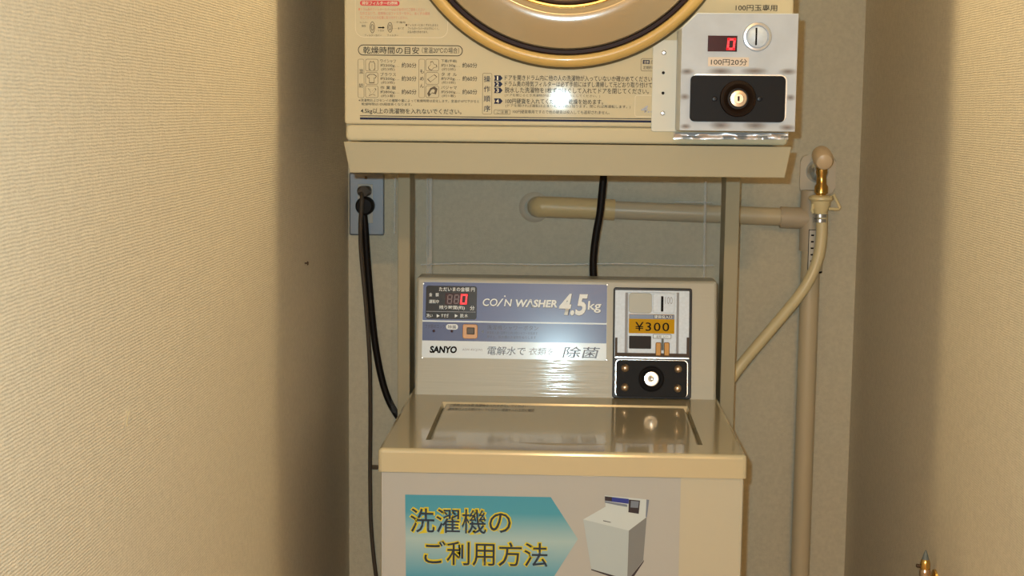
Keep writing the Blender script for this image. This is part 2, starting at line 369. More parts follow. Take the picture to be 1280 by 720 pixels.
tx('フィルター', (449.5, 27, 460, 29.2), 'ink_faint'); tx('掃除', (452, 31, 457.5, 34), 'ink_faint')
tx('つまみ', (472, 37, 480, 39.5), 'ink_faint'); tx('フィルターカバー', (456, 42.8, 477, 45.6), 'ink_faint')
tx('フィルター', (484, 42.8, 498, 45.6), 'ink_faint'); tx('──不織布', (487, 26.6, 507, 29.4), 'ink_faint'); tx('── 糸くず', (491, 34, 505, 37), 'ink_faint')
tx('●フィルターに糸くずがたまると', (507, 29.8, 548, 33), 'ink_faint'); tx('フィルターカバーがはずれにくく、', (510, 34, 549, 37.2), 'ink_faint'); tx('火災の恐れがあります。', (509.5, 38.4, 535, 41.6), 'ink')
for cx, ry in ((465.5, 7.2), (487.5, 6.4)):
    a, c = DF.pix(cx, 34.2); bm = bmesh.new()
    for rr in (1.0, .55):
        O = [bm.verts.new(DF.pt(a + R(3.2*rr)*math.cos(i*.2618), c + R(ry*rr)*math.sin(i*.2618), .0005)) for i in range(24)]
        I = [bm.verts.new(DF.pt(a + R(3.2*rr-.7)*math.cos(i*.2618), c + R(ry*rr-.7)*math.sin(i*.2618), .0005)) for i in range(24)]
        for i in range(24): bm.faces.new((O[i], O[(i+1) % 24], I[(i+1) % 24], I[i]))
    obj('filter_drawing', bm, 'ink_faint', d, smooth=False)
obj('printed_arrow', flat(DF, ppoly(DF, [(472.5, 33.8), (478.5, 33.8), (478.5, 32.8), (481, 34.5), (478.5, 36.2), (478.5, 35.2), (472.5, 35.2)])), 'ink_black', d)
obj('title_frame', ring(DF, DF.box(447.5, 56.2, 578.5, 69.8), R(6.6), .0011), 'ink', d)
tx('乾燥時間の目安', (454, 58.4, 524, 67.4), bold=.004); tx('（室温20℃の場合）', (527.5, 59.2, 574, 66.8))
obj('table_frame', ring(DF, DF.box(447.3, 73.8, 455.2, 122.2), R(2), .0004), 'ink_faint', d, smooth=False)
for (a, c) in ((456.8, 472.8), (532, 548.6)):
    for y in (73.8, 90.4, 107): obj('table_frame', ring(DF, DF.box(a, y, c, y+15.2), R(2.4), .0005), 'ink_faint', d, smooth=False)
obj('table_frame', ring(DF, DF.box(523.4, 73.8, 531, 122.2), R(2), .0004), 'ink_faint', d, smooth=False)
for s, y in (('混', 89.5), ('紡', 107)): tx(s, (448.8, y-3, 454, y+2.6))
for s, y in (('も', 89.5), ('め', 98.5), ('ん', 107.5)): tx(s, (525, y-2.8, 529.8, y+2.2))
rows = [('ワイシャツ', '約200g…', '(約3枚)', '約30分'), ('ブラウス', '約200g…', '(約3枚)', '約30分'), ('作 業 服', '約800g…', '(約3着)', '約60分'),
        ('下着(半袖)', '約130g…', '(約2枚)', '約60分'), ('タ オ ル', '約70g…', '(約10枚)', '約60分'), ('パジャマ', '約500g…', '(約1着)', '約60分')]
for i, (a, b_, c, e_) in enumerate(rows):
    ox = 0 if i < 3 else 76; y = 73.8 + 16.6*(i % 3)
    tx(a, (475.5+ox, y+.4, 495+ox, y+4.8)); tx(b_, (475.5+ox, y+6, 499+ox, y+10.4)); tx(c, (476.5+ox, y+11, 493.5+ox, y+15), 'ink_faint')
    tx(e_, (502+ox, y+4.6, 520.6+ox, y+11), bold=.004)
icons = [[(461, 87), (461, 80), (463, 76), (465, 77.5), (467, 76), (469, 80), (469, 87), (467, 88), (465, 79.5), (463, 88)],
         [(458.5, 95), (462, 92.5), (467.5, 92.5), (471, 95), (469.5, 98), (468, 97), (468, 104), (461.5, 104), (461.5, 97), (460, 98)],
         [(459.5, 110), (463, 112), (465, 114), (469, 110), (470.5, 112), (467, 116), (469.5, 120), (466, 118), (461, 120), (463.5, 115.5)],
         [(535, 84), (538, 81), (538, 77), (541, 76.5), (542.5, 80), (546, 81), (546.5, 84), (542, 85), (540, 88), (536, 87)],
         [(534, 99), (543, 93), (546.5, 96), (538, 103)], [(534, 117), (538, 110), (543, 108), (547, 111), (545, 118), (540, 116.5), (536, 121)]]
for i, ic in enumerate(icons):
    q = ppoly(DF, ic); bm = bmesh.new()
    cx = sum(a for a, _ in q)/len(q); cz = sum(c for _, c in q)/len(q)
    O = [bm.verts.new(DF.pt(a, c, .0005)) for a, c in q]; s = .84 if i < 5 else .5
    I = [bm.verts.new(DF.pt(cx+(a-cx)*s, cz+(c-cz)*s, .0005)) for a, c in q]
    for j in range(len(q)): bm.faces.new((O[j], O[(j+1) % len(q)], I[(j+1) % len(q)], I[j]))
    obj('garment_icon', bm, 'ink_faint', d, smooth=False)
tx('※洗濯物およびセンイの種類や量によって乾燥時間は変化します。室温が10℃下がると', (448.5, 124.2, 599, 127.8)); tx('乾燥時間は10%程度長くなります。', (452, 128.6, 515, 132))
tx('4.5kg以上の洗濯物を入れないでください。', (451, 135.6, 577, 143.4), bold=.008)
obj('order_frame', ring(DF, DF.box(603, 91.4, 615, 143), R(2), .0005), 'ink_faint', d)
for s, y in zip('操作順序', (98.8, 111.3, 123.6, 135.8)): tx(s, (604.8, y-4, 613, y+3.8), 'ink_blue', bold=.004)
for s, y in zip('1234', (97.6, 105.2, 113, 126.4)):
    q = obj('step_badge', flat(DF, ppoly(DF, [(617.5, y-3.4), (625.4, y-3.4), (628.4, y), (625.4, y+3.4), (617.5, y+3.4), (618.8, y)])), 'ink_blue', d)
    text(s, DF, (621.2, y-2.5, 622.8, y+2.5) if s == '1' else (620.2, y-2.5, 623.6, y+2.5), 'ink_pale', q, d=.0008, bold=.01)
tx('ドアを開きドラム内に他の人の洗濯物が入っていないか確かめてください', (631, 94.4, 815, 101.4), bold=.006)
tx('ドラム奥の排気フィルターは必ず手前にはずし清掃して元どおり取り付けて', (631, 102, 815, 109), bold=.006)
tx('脱水した洗濯物を1枚ずつほぐして入れてドアを閉じてください。', (631, 109.8, 811, 116.8), bold=.006)
tx('(ドアを閉じるとき洗濯物がはさまらないようにしてください。)', (631, 117.8, 750, 121.6))
tx('100円硬貨を入れてください。乾燥を始めます。', (632, 123.6, 754, 130.2), bold=.006)
tx('(ドアを開ければ運転は止まり乾燥時間は残ります。閉じれば再運転します。)', (632, 130.8, 788, 135.2))
obj('notice_frame', ring(DF, DF.box(617.5, 137, 638, 143), R(1.2), .0005), 'ink_faint', d)
tx('ご注意', (621, 138, 635, 142)); tx('100円硬貨専用ですので他の硬貨は投入しても返却されません。', (641, 137.8, 762, 142.4))
obj('small_frame', ring(DF, DF.box(801, 73, 826, 89), R(2.4), .0005), 'ink', d)
bdg = obj('dark_badge', flat(DF, rrect(*DF.box(803.5, 75, 812, 80))), 'ink_blue', d); text('注意', DF, (804.6, 75.8, 811, 79.4), 'ink_pale', bdg, d=.0008)
tx('点検', (813, 75, 821, 80)); tx('定期的に', (804, 82.4, 818, 86.6))
obj('capacity_frame', ring(DF, DF.box(793.5, 119, 830, 146), R(3), .0006), 'ink_pale', d); tx('4.5', (801, 132, 822, 141), 'ink_grey', bold=.02, shear=.2)
tx('100円玉専用', (919.5, 5.8, 971.5, 13.8), 'ink', bold=.006)
# steel mounting bracket
br = obj('mounting_bracket', slab(DF, rrect(*DF.box(815, 50, 847.5, 164.5), R(3)), .0, .0028, .0008), 'bracket', d, label='pale screwed bracket beside the coin box')
for y in (66, 141.5):
    a, c = DF.pix(829.6 - (y-66)*.02, y); s = obj('screw', lathe(DF, a, c, [(R(3), .0028), (R(2.8), .0042), (R(1.6), .0048), (0, .0048)], 16), 'bright_metal', br)
    sc = slab(DF, rrect(a-R(1.6), c-R(.4), a+R(1.6), c+R(.4)), .0047, .0051); slab(DF, rrect(a-R(.4), c-R(1.6), a+R(.4), c+R(1.6)), .0047, .0051, bm=sc); obj('screw_cross', sc, 'bright_metal', br, smooth=False)
for x, y in ((829, 91), (828.6, 116.4)):  # two small black domed dots between the bracket screws
    a, c = DF.pix(x, y); obj('black_dot', lathe(DF, a, c, [(R(1.9), .0028), (R(1.6), .0038), (0, .0043)], 14), 'black_plastic', br)
# crumpled foil tape under the coin box
bm = bmesh.new(); g = []
for i in range(60):
    x = 842 + i*(985-842)/59; col_ = []
    for j in range(5):
        u, v = DF.pix(x, 165.4 + j*2.1 + .004*(x-842))
        z_ = .0022 + (.0012 if j in (1, 2) else 0) + .0016*noise.noise(Vector((i*.13, j*.5, 3.1))) + (.0009 if i > 40 else .0002)*noise.noise(Vector((i*.55, j*1.1, 8)))
        col_.append(bm.verts.new(DF.pt(u, v, max(z_, .0006))))
    g.append(col_)
for i in range(59):
    for j in range(4): bm.faces.new((g[i][j], g[i+1][j], g[i+1][j+1], g[i][j+1]))
obj('foil_tape', bm, 'foil', d, label='crumpled shiny foil tape')
# coin box ----------------------------------------------------------
CY = 2.03; CB = PL((0, CY, 0)); kc = CB.k(922, 100); Q = lambda x: x*kc
cx0 = CB.pix(850.8, 100)[0]; cx1 = CB.pix(996.2, 90)[0]; cz1 = CB.pix(930, 16.4)[1]; cz0 = CB.pix(922, 164)[1]
chx = CB.pix(872, 16)[0]; chz = CB.pix(851, 35)[1]
cb = obj('coin_box', slab(CB, [(cx0, cz0), (cx1, cz0), (cx1, cz1), (chx, cz1), (cx0, chz)], -(DY-CY), 0, .0012), 'plate_steel', d, label='pale metal coin box with red display and black lock plate')
dsp = obj('display_window', slab(CB, rrect(*CB.box(884.8, 44.6, 921.4, 64.4)), .0, .0012, .0004), 'lcd_red_dark', cb)
def digit(pl, box, m, parent, dd, segs, lean=.12, t=.2):
    u0, v0, u1, v1 = pl.box(*box); W, H = u1-u0, v1-v0; th = W*t; mid = (v0+v1)/2
    seg = {'a': (u0, v1-th, u1, v1), 'd': (u0, v0, u1, v0+th), 'g': (u0, mid-th/2, u1, mid+th/2), 'f': (u0, mid, u0+th, v1), 'b': (u1-th, mid, u1, v1), 'e': (u0, v0, u0+th, mid), 'c': (u1-th, v0, u1, mid)}
    for s in segs:
        a0, b0, a1, b1 = seg[s]; g_ = th*.08
        q = [(a0+g_, b0+g_), (a1-g_, b0+g_), (a1-g_, b1-g_), (a0+g_, b1-g_)]
        obj('digit_segment', flat(pl, [(u+(v-v0)*lean, v) for u, v in q], dd), m, parent, smooth=False)
digit(CB, (908, 47.8, 918.5, 62.6), 'led_red', dsp.parent, .0015, 'abcdef', .08, .28)
a, c = CB.pix(946.3, 46)
obj('coin_slot_ring', lathe(CB, a, c, [(Q(18), 0), (Q(18), .003), (Q(17), .005), (Q(14.5), .0055), (Q(13.4), .004), (Q(13.4), .001)], 40), 'bright_metal', cb)
obj('coin_slot_dome', lathe(CB, a, c, [(Q(13.6), .001), (Q(13), .004), (Q(9), .0068), (Q(4), .008), (0, .0083)], 36), 'silver_paint', cb)
obj('coin_slot', slab(CB, rrect(a-Q(2.9), c-Q(10.8), a-Q(.9), c+Q(10.8), Q(.9)), .004, .0092), 'ink_black', cb)
stk = obj('price_sticker', flat(CB, rrect(*CB.box(885, 71.6, 936, 83)), .0003), 'label_cream', cb)
text('100円20分', CB, (888.6, 73.6, 934, 81.6), 'ink', cb, d=.0007, bold=.004)
lp = obj('lock_plate', slab(CB, rrect(*CB.box(862.5, 94.6, 981, 152.4), Q(6), 5), 0, .0045, .0012), 'black_plastic', cb)
obj('lock_plate_edge', slab(CB, rrect(*CB.box(863.5, 93, 983.2, 152), Q(7), 5), 0, .0016, .0004), 'chrome', cb)
a, c = CB.pix(922, 123.4)
obj('lock_collar', lathe(CB, a, c, [(Q(23), .0044), (Q(22), .009), (Q(18.5), .0105), (Q(15.5), .0085), (Q(13), .0055), (Q(10.4), .0055)], 44), 'brown_black', cb)
obj('key_cylinder', lathe(CB, a, c, [(Q(10.6), .0056), (Q(10.6), .012), (Q(10), .0134), (Q(6.4), .0138), (Q(6), .0128), (0, .0128)], 36), 'bronze', cb)
obj('keyhole', slab(CB, rrect(a-Q(1.2), c-Q(3.2), a+Q(1.2), c+Q(3.2), Q(1)), .0126, .0131), 'ink_black', cb)
for x in (893, 949.3):
    a, c = CB.pix(x, 123.8); obj('rivet', lathe(CB, a, c, [(Q(3.4), .0045), (Q(3), .0056), (0, .0062)], 18), 'black_gloss', cb)
for x, y, w_, h_ in ((859, 89.5, 13, 6), (901, 89, 22, 6.5), (943, 88.8, 24, 6), (985, 89.6, 16, 6), (901, 156.5, 20, 8), (944, 157, 22, 8), (984, 159.5, 15, 6), (856, 121, 9, 6), (988, 122, 9, 6), (857, 158, 10, 5)):
    a, c = CB.pix(x, y); bm = bmesh.new(); bm.faces.new([bm.verts.new(CB.pt(a+Q(w_*.8)*math.cos(i*.314), c+Q(h_*.8)*math.sin(i*.314), .00035)) for i in range(20)])
    obj('rust_smear', bm, 'smear', cb, smooth=False)

# ------------------------------------------------------------------ coin washer
ZL = .86
wx0 = P(472.3, 575, YW).x; wx1 = P(934, 580, YW).x
YC = (PZ(518, 494.2, ZL).y + PZ(895, 498.6, ZL).y)/2              # foot of the console
zlip = (P(472, 590.5, YW).z + P(933, 597.7, YW).z)/2
YBK = YC + .105
print('YC', YC, 'cam z', CAMZ, 'XL', XL, 'XR', XR, 'washer', wx0, wx1, 'zt', zt, 'posts', pl_, pl2, pr, pr2)
W = thing('coin_washer', 'cream top-loading coin washing machine with blue control panel', 'washing machine', ((wx0+wx1)/2, (YW+YBK)/2, 0))
obj('cabinet', boxm(wx0+.003, wx1-.003, YW+.003, YBK-.003, .03, zlip+.002, .006), 'enamel', W)
obj('base_plinth', boxm(wx0+.02, wx1-.02, YW+.03, YBK-.02, .012, .031, .002), 'black_plastic', W)
for x in (wx0+.05, wx1-.05):
    for y in (YW+.06, YBK-.05): obj('foot', boxm(x-.018, x+.018, y-.018, y+.018, 0, .013, .003), 'black_plastic', W)
# top cover with a recess for the lid
la = PZ(553, 504, ZL); lb = PZ(531, 550.5, ZL); lc = PZ(859, 506, ZL); ld_ = PZ(878, 555.5, ZL)
lx0, lx1 = (la.x+lb.x)/2, (lc.x+ld_.x)/2; ly0, ly1 = (lb.y+ld_.y)/2, (la.y+lc.y)/2
bm = bmesh.new()
def rectv(x0, x1, y0, y1, z): return [bm.verts.new((x, y, z)) for x, y in ((x0, y0), (x1, y0), (x1, y1), (x0, y1))]
b0 = rectv(wx0, wx1, YW, YBK, zlip); b1 = rectv(wx0, wx1, YW, YBK, ZL); i1 = rectv(lx0, lx1, ly0, ly1, ZL); i0 = rectv(lx0+.003, lx1-.003, ly0+.003, ly1-.003, ZL-.010)
for A, B in ((b0, b1), (b1, i1), (i1, i0)):
    for i in range(4): bm.faces.new((A[i], A[(i+1) % 4], B[(i+1) % 4], B[i]))
bm.faces.new(i0); bm.faces.new(b0[::-1])
bm.edges.ensure_lookup_table()
sel = [e for e in bm.edges if (e.verts[0] in b1 and e.verts[1] in b1) or (e.verts[0] in b0 and e.verts[1] in b1) or (e.verts[1] in b0 and e.verts[0] in b1)]
bmesh.ops.bevel(bm, geom=sel, offset=.006, segments=3, profile=.5, affect='EDGES')
obj('top_cover', bm, 'enamel_top', W)
lid = obj('lid', boxm(lx0+.006, lx1-.006, ly0+.005, ly1-.004, ZL-.0105, ZL-.0022, .0025, 3), 'enamel_top', W)
# finger hollow: a shallow raised lip in front of the lid
bm = bmesh.new(); n = 24; A = []; B = []; Cc = []
hx0 = PZ(640, 560, ZL).x; hx1 = PZ(762, 560, ZL).x; hy = ly0-.004
for i in range(n+1):
    f = i/n; x = hx0+(hx1-hx0)*f; wd = .016*math.sin(math.pi*f)**.6
    A.append(bm.verts.new((x, hy, ZL-.0005))); B.append(bm.verts.new((x, hy-wd*.5, ZL+.0018*math.sin(math.pi*f)))); Cc.append(bm.verts.new((x, hy-wd-.0004, ZL-.0005)))
for i in range(n):
    for X_, Y_ in ((A, B), (B, Cc)): bm.faces.new((X_[i], X_[i+1], Y_[i+1], Y_[i]))
obj('finger_lip', bm, 'enamel_top', W)
# worn print strip at the back of the lid
LDP = PL((0, 0, ZL-.0022), u=(1, 0, 0), v=(0, 1, 0))
for s, b_ in (('ご使用上の注意 洗濯物を入れすぎないでください', (562, 505.5, 660, 509)), ('脱水中はふたを開けないでください 硬貨を入れる前に確認', (560, 510.5, 668, 514))):
    text(s, LDP, b_, 'ink_faint', lid, d=.0004)
# console
TILT = math.radians(9.9); CP = PL((0, YC, ZL), TILT); kp = CP.k(700, 430); K = lambda x: x*kp
c0 = CP.pix(519.3, 430)[0]; c1 = CP.pix(895.8, 430)[0]; ch = (CP.pix(521, 347.5)[1]+CP.pix(896, 350.3)[1])/2
con = bmesh.new(); ysl = math.sin(TILT)*ch; ztop = ZL+math.cos(TILT)*ch
prof = [(YC, ZL-.002), (YC+ysl, ztop), (YBK-.012, ztop+.0), (YBK-.006, ZL-.002)]
A = [con.verts.new((c0, y, z)) for y, z in prof]; B = [con.verts.new((c1, y, z)) for y, z in prof]
con.faces.new(A[::-1]); con.faces.new(B)
for i in range(4): con.faces.new((A[i], A[(i+1) % 4], B[(i+1) % 4], B[i]))
bmesh.ops.bevel(con, geom=[e for e in con.edges if not all(v.co.z < ZL for v in e.verts)], offset=.005, segments=3, profile=.5, affect='EDGES')
console = obj('console', con, 'enamel_console', W)
# control panel
cp = obj('control_panel', slab(CP, rrect(*CP.box(528, 354, 758.6, 449), K(3)), 0, .0008, .0003), 'panel_white', W, label='blue and white control panel')
u0, v0, u1, v1 = CP.box(528, 354, 758.6, 449); vm = CP.pix(643, 403)[1]; vw = CP.pix(643, 427.4)[1]
D1, D2, D3 = .0010, .0013, .0017
obj('upper_band', flat(CP, rrect(u0+.0004, vm+K(.9), u1-.0004, v1-.0004, K(1)), D1), 'panel_blue', cp)
obj('lower_band', flat(CP, rrect(u0+.0004, vw, u1-.0004, vm-K(.9)), D1), 'panel_blue_dark', cp)
ds = obj('display', slab(CP, rrect(*CP.box(532.4, 357.4, 596, 399), K(3)), .0008, .0014, .0003), 'lcd_black', cp, )
def tp(s, px, m, bold=0, shear=0, dd=.0018, spacing=1, parent=None): return text(s, CP, px, m, parent or cp, d=dd, bold=bold, shear=shear, spacing=spacing)
def tpd(s, px, m='ink_white', bold=.01): return tp(s, px, m, bold, parent=cp)
tpd('ただいまの金額 円', (549, 359, 593.5, 364.4)); tpd('金　額', (536.5, 366, 548.5, 370.6)); tpd('運転中', (536.5, 374.6, 548.8, 379.2))
tpd('残り時間(約)', (549, 382, 581, 387.4)); tpd('分', (587.5, 382.4, 593.4, 387.8))
tpd('洗い', (533, 392.2, 541, 396.8)); tpd('すすぎ', (551.5, 392.2, 561, 396.8)); tpd('脱.水', (575.2, 392.4, 585, 397))
for x in (546, 568.6): obj('play_mark', flat(CP, ppoly(CP, [(x, 392.6), (x+3.8, 394.8), (x, 397)]), .0018), 'ink_white', cp)
obj('display_line', flat(CP, rrect(*CP.box(533, 389.4, 594.5, 390)), .0018), 'ink_grey', cp)
obj('led_window', flat(CP, rrect(*CP.box(556.5, 366.6, 586, 380.8)), .0016), 'lcd_red_dark', cp)
for x in (558.5, 567): digit(CP, (x, 368, x+6.5, 380), 'led_off', cp, .0018, 'abcdefg', .08, .24)
digit(CP, (575, 367.6, 583.6, 380.6), 'led_red', cp, .0019, 'abcdef', .08, .28)
# big title: letters of the slanted logo, with a dark drop outline
for s, b_, bo, sh in (('CO', (603.5, 373.2, 622, 382.6), .012, .16), ('N', (630.2, 374, 640, 383), .015, .14), ('WΛSHER', (644.6, 374.2, 696.6, 384.2), .035, .16),
                      ('4.5', (698.8, 367.4, 734.6, 394.2), .03, .22), ('kg', (734.6, 376.4, 751.6, 391), .012, .06)):
    x0, y0, x1, y1 = b_
    tp(s, (x0-.2, y0-.1, x1+.8, y1+.8), 'panel_navy', bo+.02, sh, D2); tp(s, b_, 'ink_white', bo, sh)
for q in ([(620.6, 383), (627.6, 373.4), (629.6, 373.4), (622.6, 383)], [(630.2, 369.4), (632, 369.4), (632, 371.2), (630.2, 371.2)]):
    obj('logo_stroke', flat(CP, ppoly(CP, q), .0018), 'ink_white', cp)
tp('フタ閉めロック', (531.5, 405.6, 556, 410.6), 'panel_ink')
obj('white_pill', flat(CP, rrect(*CP.box(557.6, 405.2, 572.6, 412), K(3.3)), D2), 'ink_white', cp); tp('除菌', (560, 406.4, 570.4, 410.8), 'panel_navy', .01)
for x, y in ((542.4, 413.8), (565, 414)): a, c = CP.pix(x, y); obj('indicator_dot', lathe(CP, a, c, [(K(1.7), .001), (K(1.3), .002), (0, .0023)], 12), 'lcd_red_dark', cp)
bt = obj('push_button', slab(CP, rrect(*CP.box(578.4, 405.4, 597, 423.4), K(2.6)), .0008, .0035, .0008), 'button_orange', cp, label='square orange push button')
bx = CP.box(583.6, 409.4, 593.4, 418.2); obj('button_key', slab(CP, rrect(*bx, K(1)), .0034, .0055, .0012), 'button_key', cp)
obj('left_mark', flat(CP, ppoly(CP, [(601.6, 414.4), (604.6, 411.8), (604.6, 417)]), D2), 'panel_navy', cp)
tp('洗濯機シャワーボタン', (609, 406.8, 673, 412.8), 'panel_ink', .004); tp('硬貨投入後1回押すと約10秒シャワーが出ます', (608.6, 414.4, 672, 418.2), 'panel_ink'); tp('押すと、脱水槽の洗濯物をぬらします', (608.6, 419.6, 670, 423.4), 'panel_ink')
tp('SANYO', (537.2, 432.6, 571.2, 441.4), 'ink_black', .045, .12); tp('ASW-45CJ(W)', (578, 435.8, 603, 439.2), 'ink_grey')
tp('電解水で', (609.4, 433.2, 657, 444), 'panel_navy', .004, .14); tp('衣類を', (661, 434.6, 693, 444), 'ink_grey', 0, .14); tp('除菌', (703, 433.6, 750, 447.6), 'panel_navy', .004, .16)
for x, y in ((529, 354.6), (759, 356), (527.6, 447.2), (758.2, 450)):
    a, c = CP.pix(x, y); obj('screw', lathe(CP, a, c, [(K(1.5), 0), (K(1.3), .0022), (0, .0027)], 12), 'bright_metal', cp)
# coin unit
cq = obj('coin_unit', slab(CP, rrect(*CP.box(766, 360, 864.2, 498.2), K(3)), 0, .006, .0012), 'black_gloss', W, label='black framed silver coin unit with yellow price label')
E0 = .0062
fu0, fv0, fu1, fv1 = CP.box(768.4, 363.4, 861, 447)
fp = obj('coin_face', slab(CP, rrect(fu0, fv0, fu1, fv1, K(1)), .0055, E0+.0006, .0003), 'silver_paint', cq)
obj('coin_plate', slab(CP, rrect(*CP.box(784.4, 365.6, 845.4, 445), K(2)), E0, E0+.0022, .0008), 'silver_paint', cq)
for x in (782.6, 846.6): obj('groove', slab(CP, rrect(*CP.box(x-1.6, 366, x+1.6, 444)), E0, E0+.0012), 'groove_grey', cq)
obj('blank_pad', slab(CP, rrect(*CP.box(786, 366.6, 814.4, 391.6), K(3.4)), E0, E0+.0036, .0008), 'pad_grey', cq)
obj('slot_pad', slab(CP, rrect(*CP.box(815.4, 367, 843, 391.6), K(3.4)), E0, E0+.0036, .0008), 'silver_paint', cq)
obj('coin_slot', slab(CP, rrect(*CP.box(825.8, 370.6, 828.8, 389.8), K(.6)), E0+.003, E0+.0041), 'ink_black', cq)
text('100', CP, (831, 371.4, 840.2, 380.4), 'ink_grey', cq, d=E0+.0042)
obj('price_label', slab(CP, rrect(*CP.box(785.8, 393, 842.6, 417), K(1)), E0, E0+.0034, .0003), 'yellow_label', cq)
obj('label_strip', flat(CP, rrect(*CP.box(786.2, 393.4, 842.4, 399)), E0+.0038), 'label_blue', cq)
obj('label_strip', flat(CP, rrect(*CP.box(816.5, 393.8, 840.5, 398.8)), E0+.0041), 'panel_navy', cq)
text('硬貨投入口', CP, (817.5, 394.4, 839.5, 398.4), 'ink_white', cq, d=E0+.0045)
text('¥300', CP, (793.6, 403, 836, 414), 'ink_black', cq, d=E0+.0042, bold=.004, spacing=1.15)
obj('return_hole', slab(CP, rrect(*CP.box(786, 420, 813.6, 436), K(1)), E0+.0018, E0+.0026), 'brown_black', cq)
obj('return_label', flat(CP, rrect(*CP.box(816, 418, 838.6, 423.4)), E0+.0026), 'panel_white', cq)
obj('return_label_frame', ring(CP, CP.box(816, 418, 838.6, 423.4), K(.6), K(.5), E0+.0029), 'ink', cq)
text('返却', CP, (820, 419.4, 826, 422.4), 'ink', cq, d=E0+.003); text('レバー', CP, (829, 419.4, 835, 422.4), 'ink', cq, d=E0+.003)
gt = slab(CP, rrect(*CP.box(768.6, 441.6, 861, 446)), E0, E0+.005, .0006)
slab(CP, rrect(*CP.box(768.6, 422, 771.4, 446)), E0, E0+.004, bm=gt); slab(CP, rrect(*CP.box(857.8, 422, 860.8, 446)), E0, E0+.004, bm=gt)
obj('return_tray', gt, 'dirt_brown', cq)
for x in (819, 829.4): obj('return_flap', slab(CP, rrect(*CP.box(x, 428, x+7, 445), K(1.6)), E0+.001, E0+.0058, .0012), 'flap_gold', cq)
obj('return_lever', slab(CP, rrect(*CP.box(826.4, 423.6, 829, 438), K(.6)), E0+.001, E0+.0066, .0004), 'rubber_grey', cq)
obj('bright_rail', slab(CP, rrect(*CP.box(768.4, 446.6, 861, 448.4)), .0055, .0085, .0004), 'chrome', cq)
obj('lock_plate_edge', slab(CP, rrect(*CP.box(768.6, 449.8, 859.6, 496), K(5)), .0058, .0072, .0004), 'chrome', cq)
obj('lock_plate', slab(CP, rrect(*CP.box(769.8, 450.4, 858.4, 496.6), K(5)), .0058, .0092, .0010), 'black_plastic', cq)
for x, y in ((781.2, 460), (847.2, 461.4), (780.8, 484.2), (846.6, 485.4)):
    a, c = CP.pix(x, y); obj('bolt', lathe(CP, a, c, [(K(5.2), .009), (K(4.9), .0112), (K(3.4), .0132), (K(1.4), .0142), (0, .0142)], 22), 'bronze', cq)
a, c = CP.pix(813.8, 473.6)
obj('lock_collar', lathe(CP, a, c, [(K(16), .009), (K(15.6), .0118), (K(13.5), .013), (K(10.4), .0118), (K(9.2), .0105)], 40), 'black_plastic', cq)
obj('key_cylinder', lathe(CP, a, c, [(K(9.3), .0105), (K(9.3), .0148), (K(8.6), .016), (K(5), .0164), (K(1.6), .0156), (0, .0146)], 36), 'chrome', cq)

# ------------------------------------------------------------------ instruction poster on the washer front
WF = PL((0, YW+.003, 0)); kw = WF.k(680, 660)
pu0 = WF.pix(477, 640)[0]; pu1 = WF.pix(850, 640)[0]; pv1 = zlip-.0015; pv0 = pv1-.297
po = thing('instruction_poster', 'white paper sign with teal arrow stuck on the washer front', 'poster', ((pu0+pu1)/2, YW+.003, pv0))
obj('paper_sheet', slab(WF, rrect(pu0, pv0, pu1, pv1), .0001, .0006), 'paper', po)
obj('printed_arrow', flat(WF, ppoly(WF, [(506.5, 618), (688.5, 621.2), (722.4, 673.6), (689, 726), (507.5, 723)]), .0009), 'arrow_print', po)
for s, b_ in (('洗濯機の', (513, 636, 638.5, 666.4)), ('ご利用方法', (530.5, 677, 684.6, 707))):
    x0, y0, x1, y1 = b_
    text(s, WF, (x0-1.6, y0-1.6, x1+1.6, y1+1.6), 'poster_yellow', po, d=.0012, bold=.05); text(s, WF, b_, 'poster_ink', po, d=.0015, bold=.004)
for q, m_, dd in (([(729, 649), (786, 663), (784, 724), (739, 711)], 'pic_front', .0010), ([(786, 663), (808.4, 646), (804, 700), (789, 720), (784, 724)], 'pic_side', .0010),
                  ([(729, 649), (757, 633), (808.4, 646), (786, 663)], 'pic_top', .0011), ([(756, 619), (808, 624), (808.4, 646), (757, 634)], 'pic_top', .0012),
                  ([(808, 624), (811.4, 624.6), (808.6, 646.4), (807, 646)], 'pic_grey', .0013), ([(756, 620), (786, 623.4), (785.6, 629.5), (756, 625.6)], 'pic_blue', .0014), ([(756, 620), (765, 621), (764.6, 626.4), (756, 625.4)], 'pic_dark', .0015),
                  ([(756, 626), (784, 630.4), (784, 633.4), (770, 631), (756, 628)], 'pic_grey', .0014), ([(786, 624), (800, 625.4), (798.4, 642), (785.4, 640)], 'pic_dark', .0014), ([(788.6, 625.6), (798.6, 626.4), (797.6, 634.5), (788, 634)], 'pic_grey', .0016),
                  ([(754, 650), (764, 652.4), (763, 653), (754, 651)], 'pic_dark', .0014), ([(739, 710), (784, 724), (789, 720), (805, 699.6), (804.6, 702), (790, 724), (784, 727.6), (739, 712.4)], 'pic_dark', .0009)):
    obj('printed_washer', flat(WF, ppoly(WF, q), dd), m_, po, smooth=False)

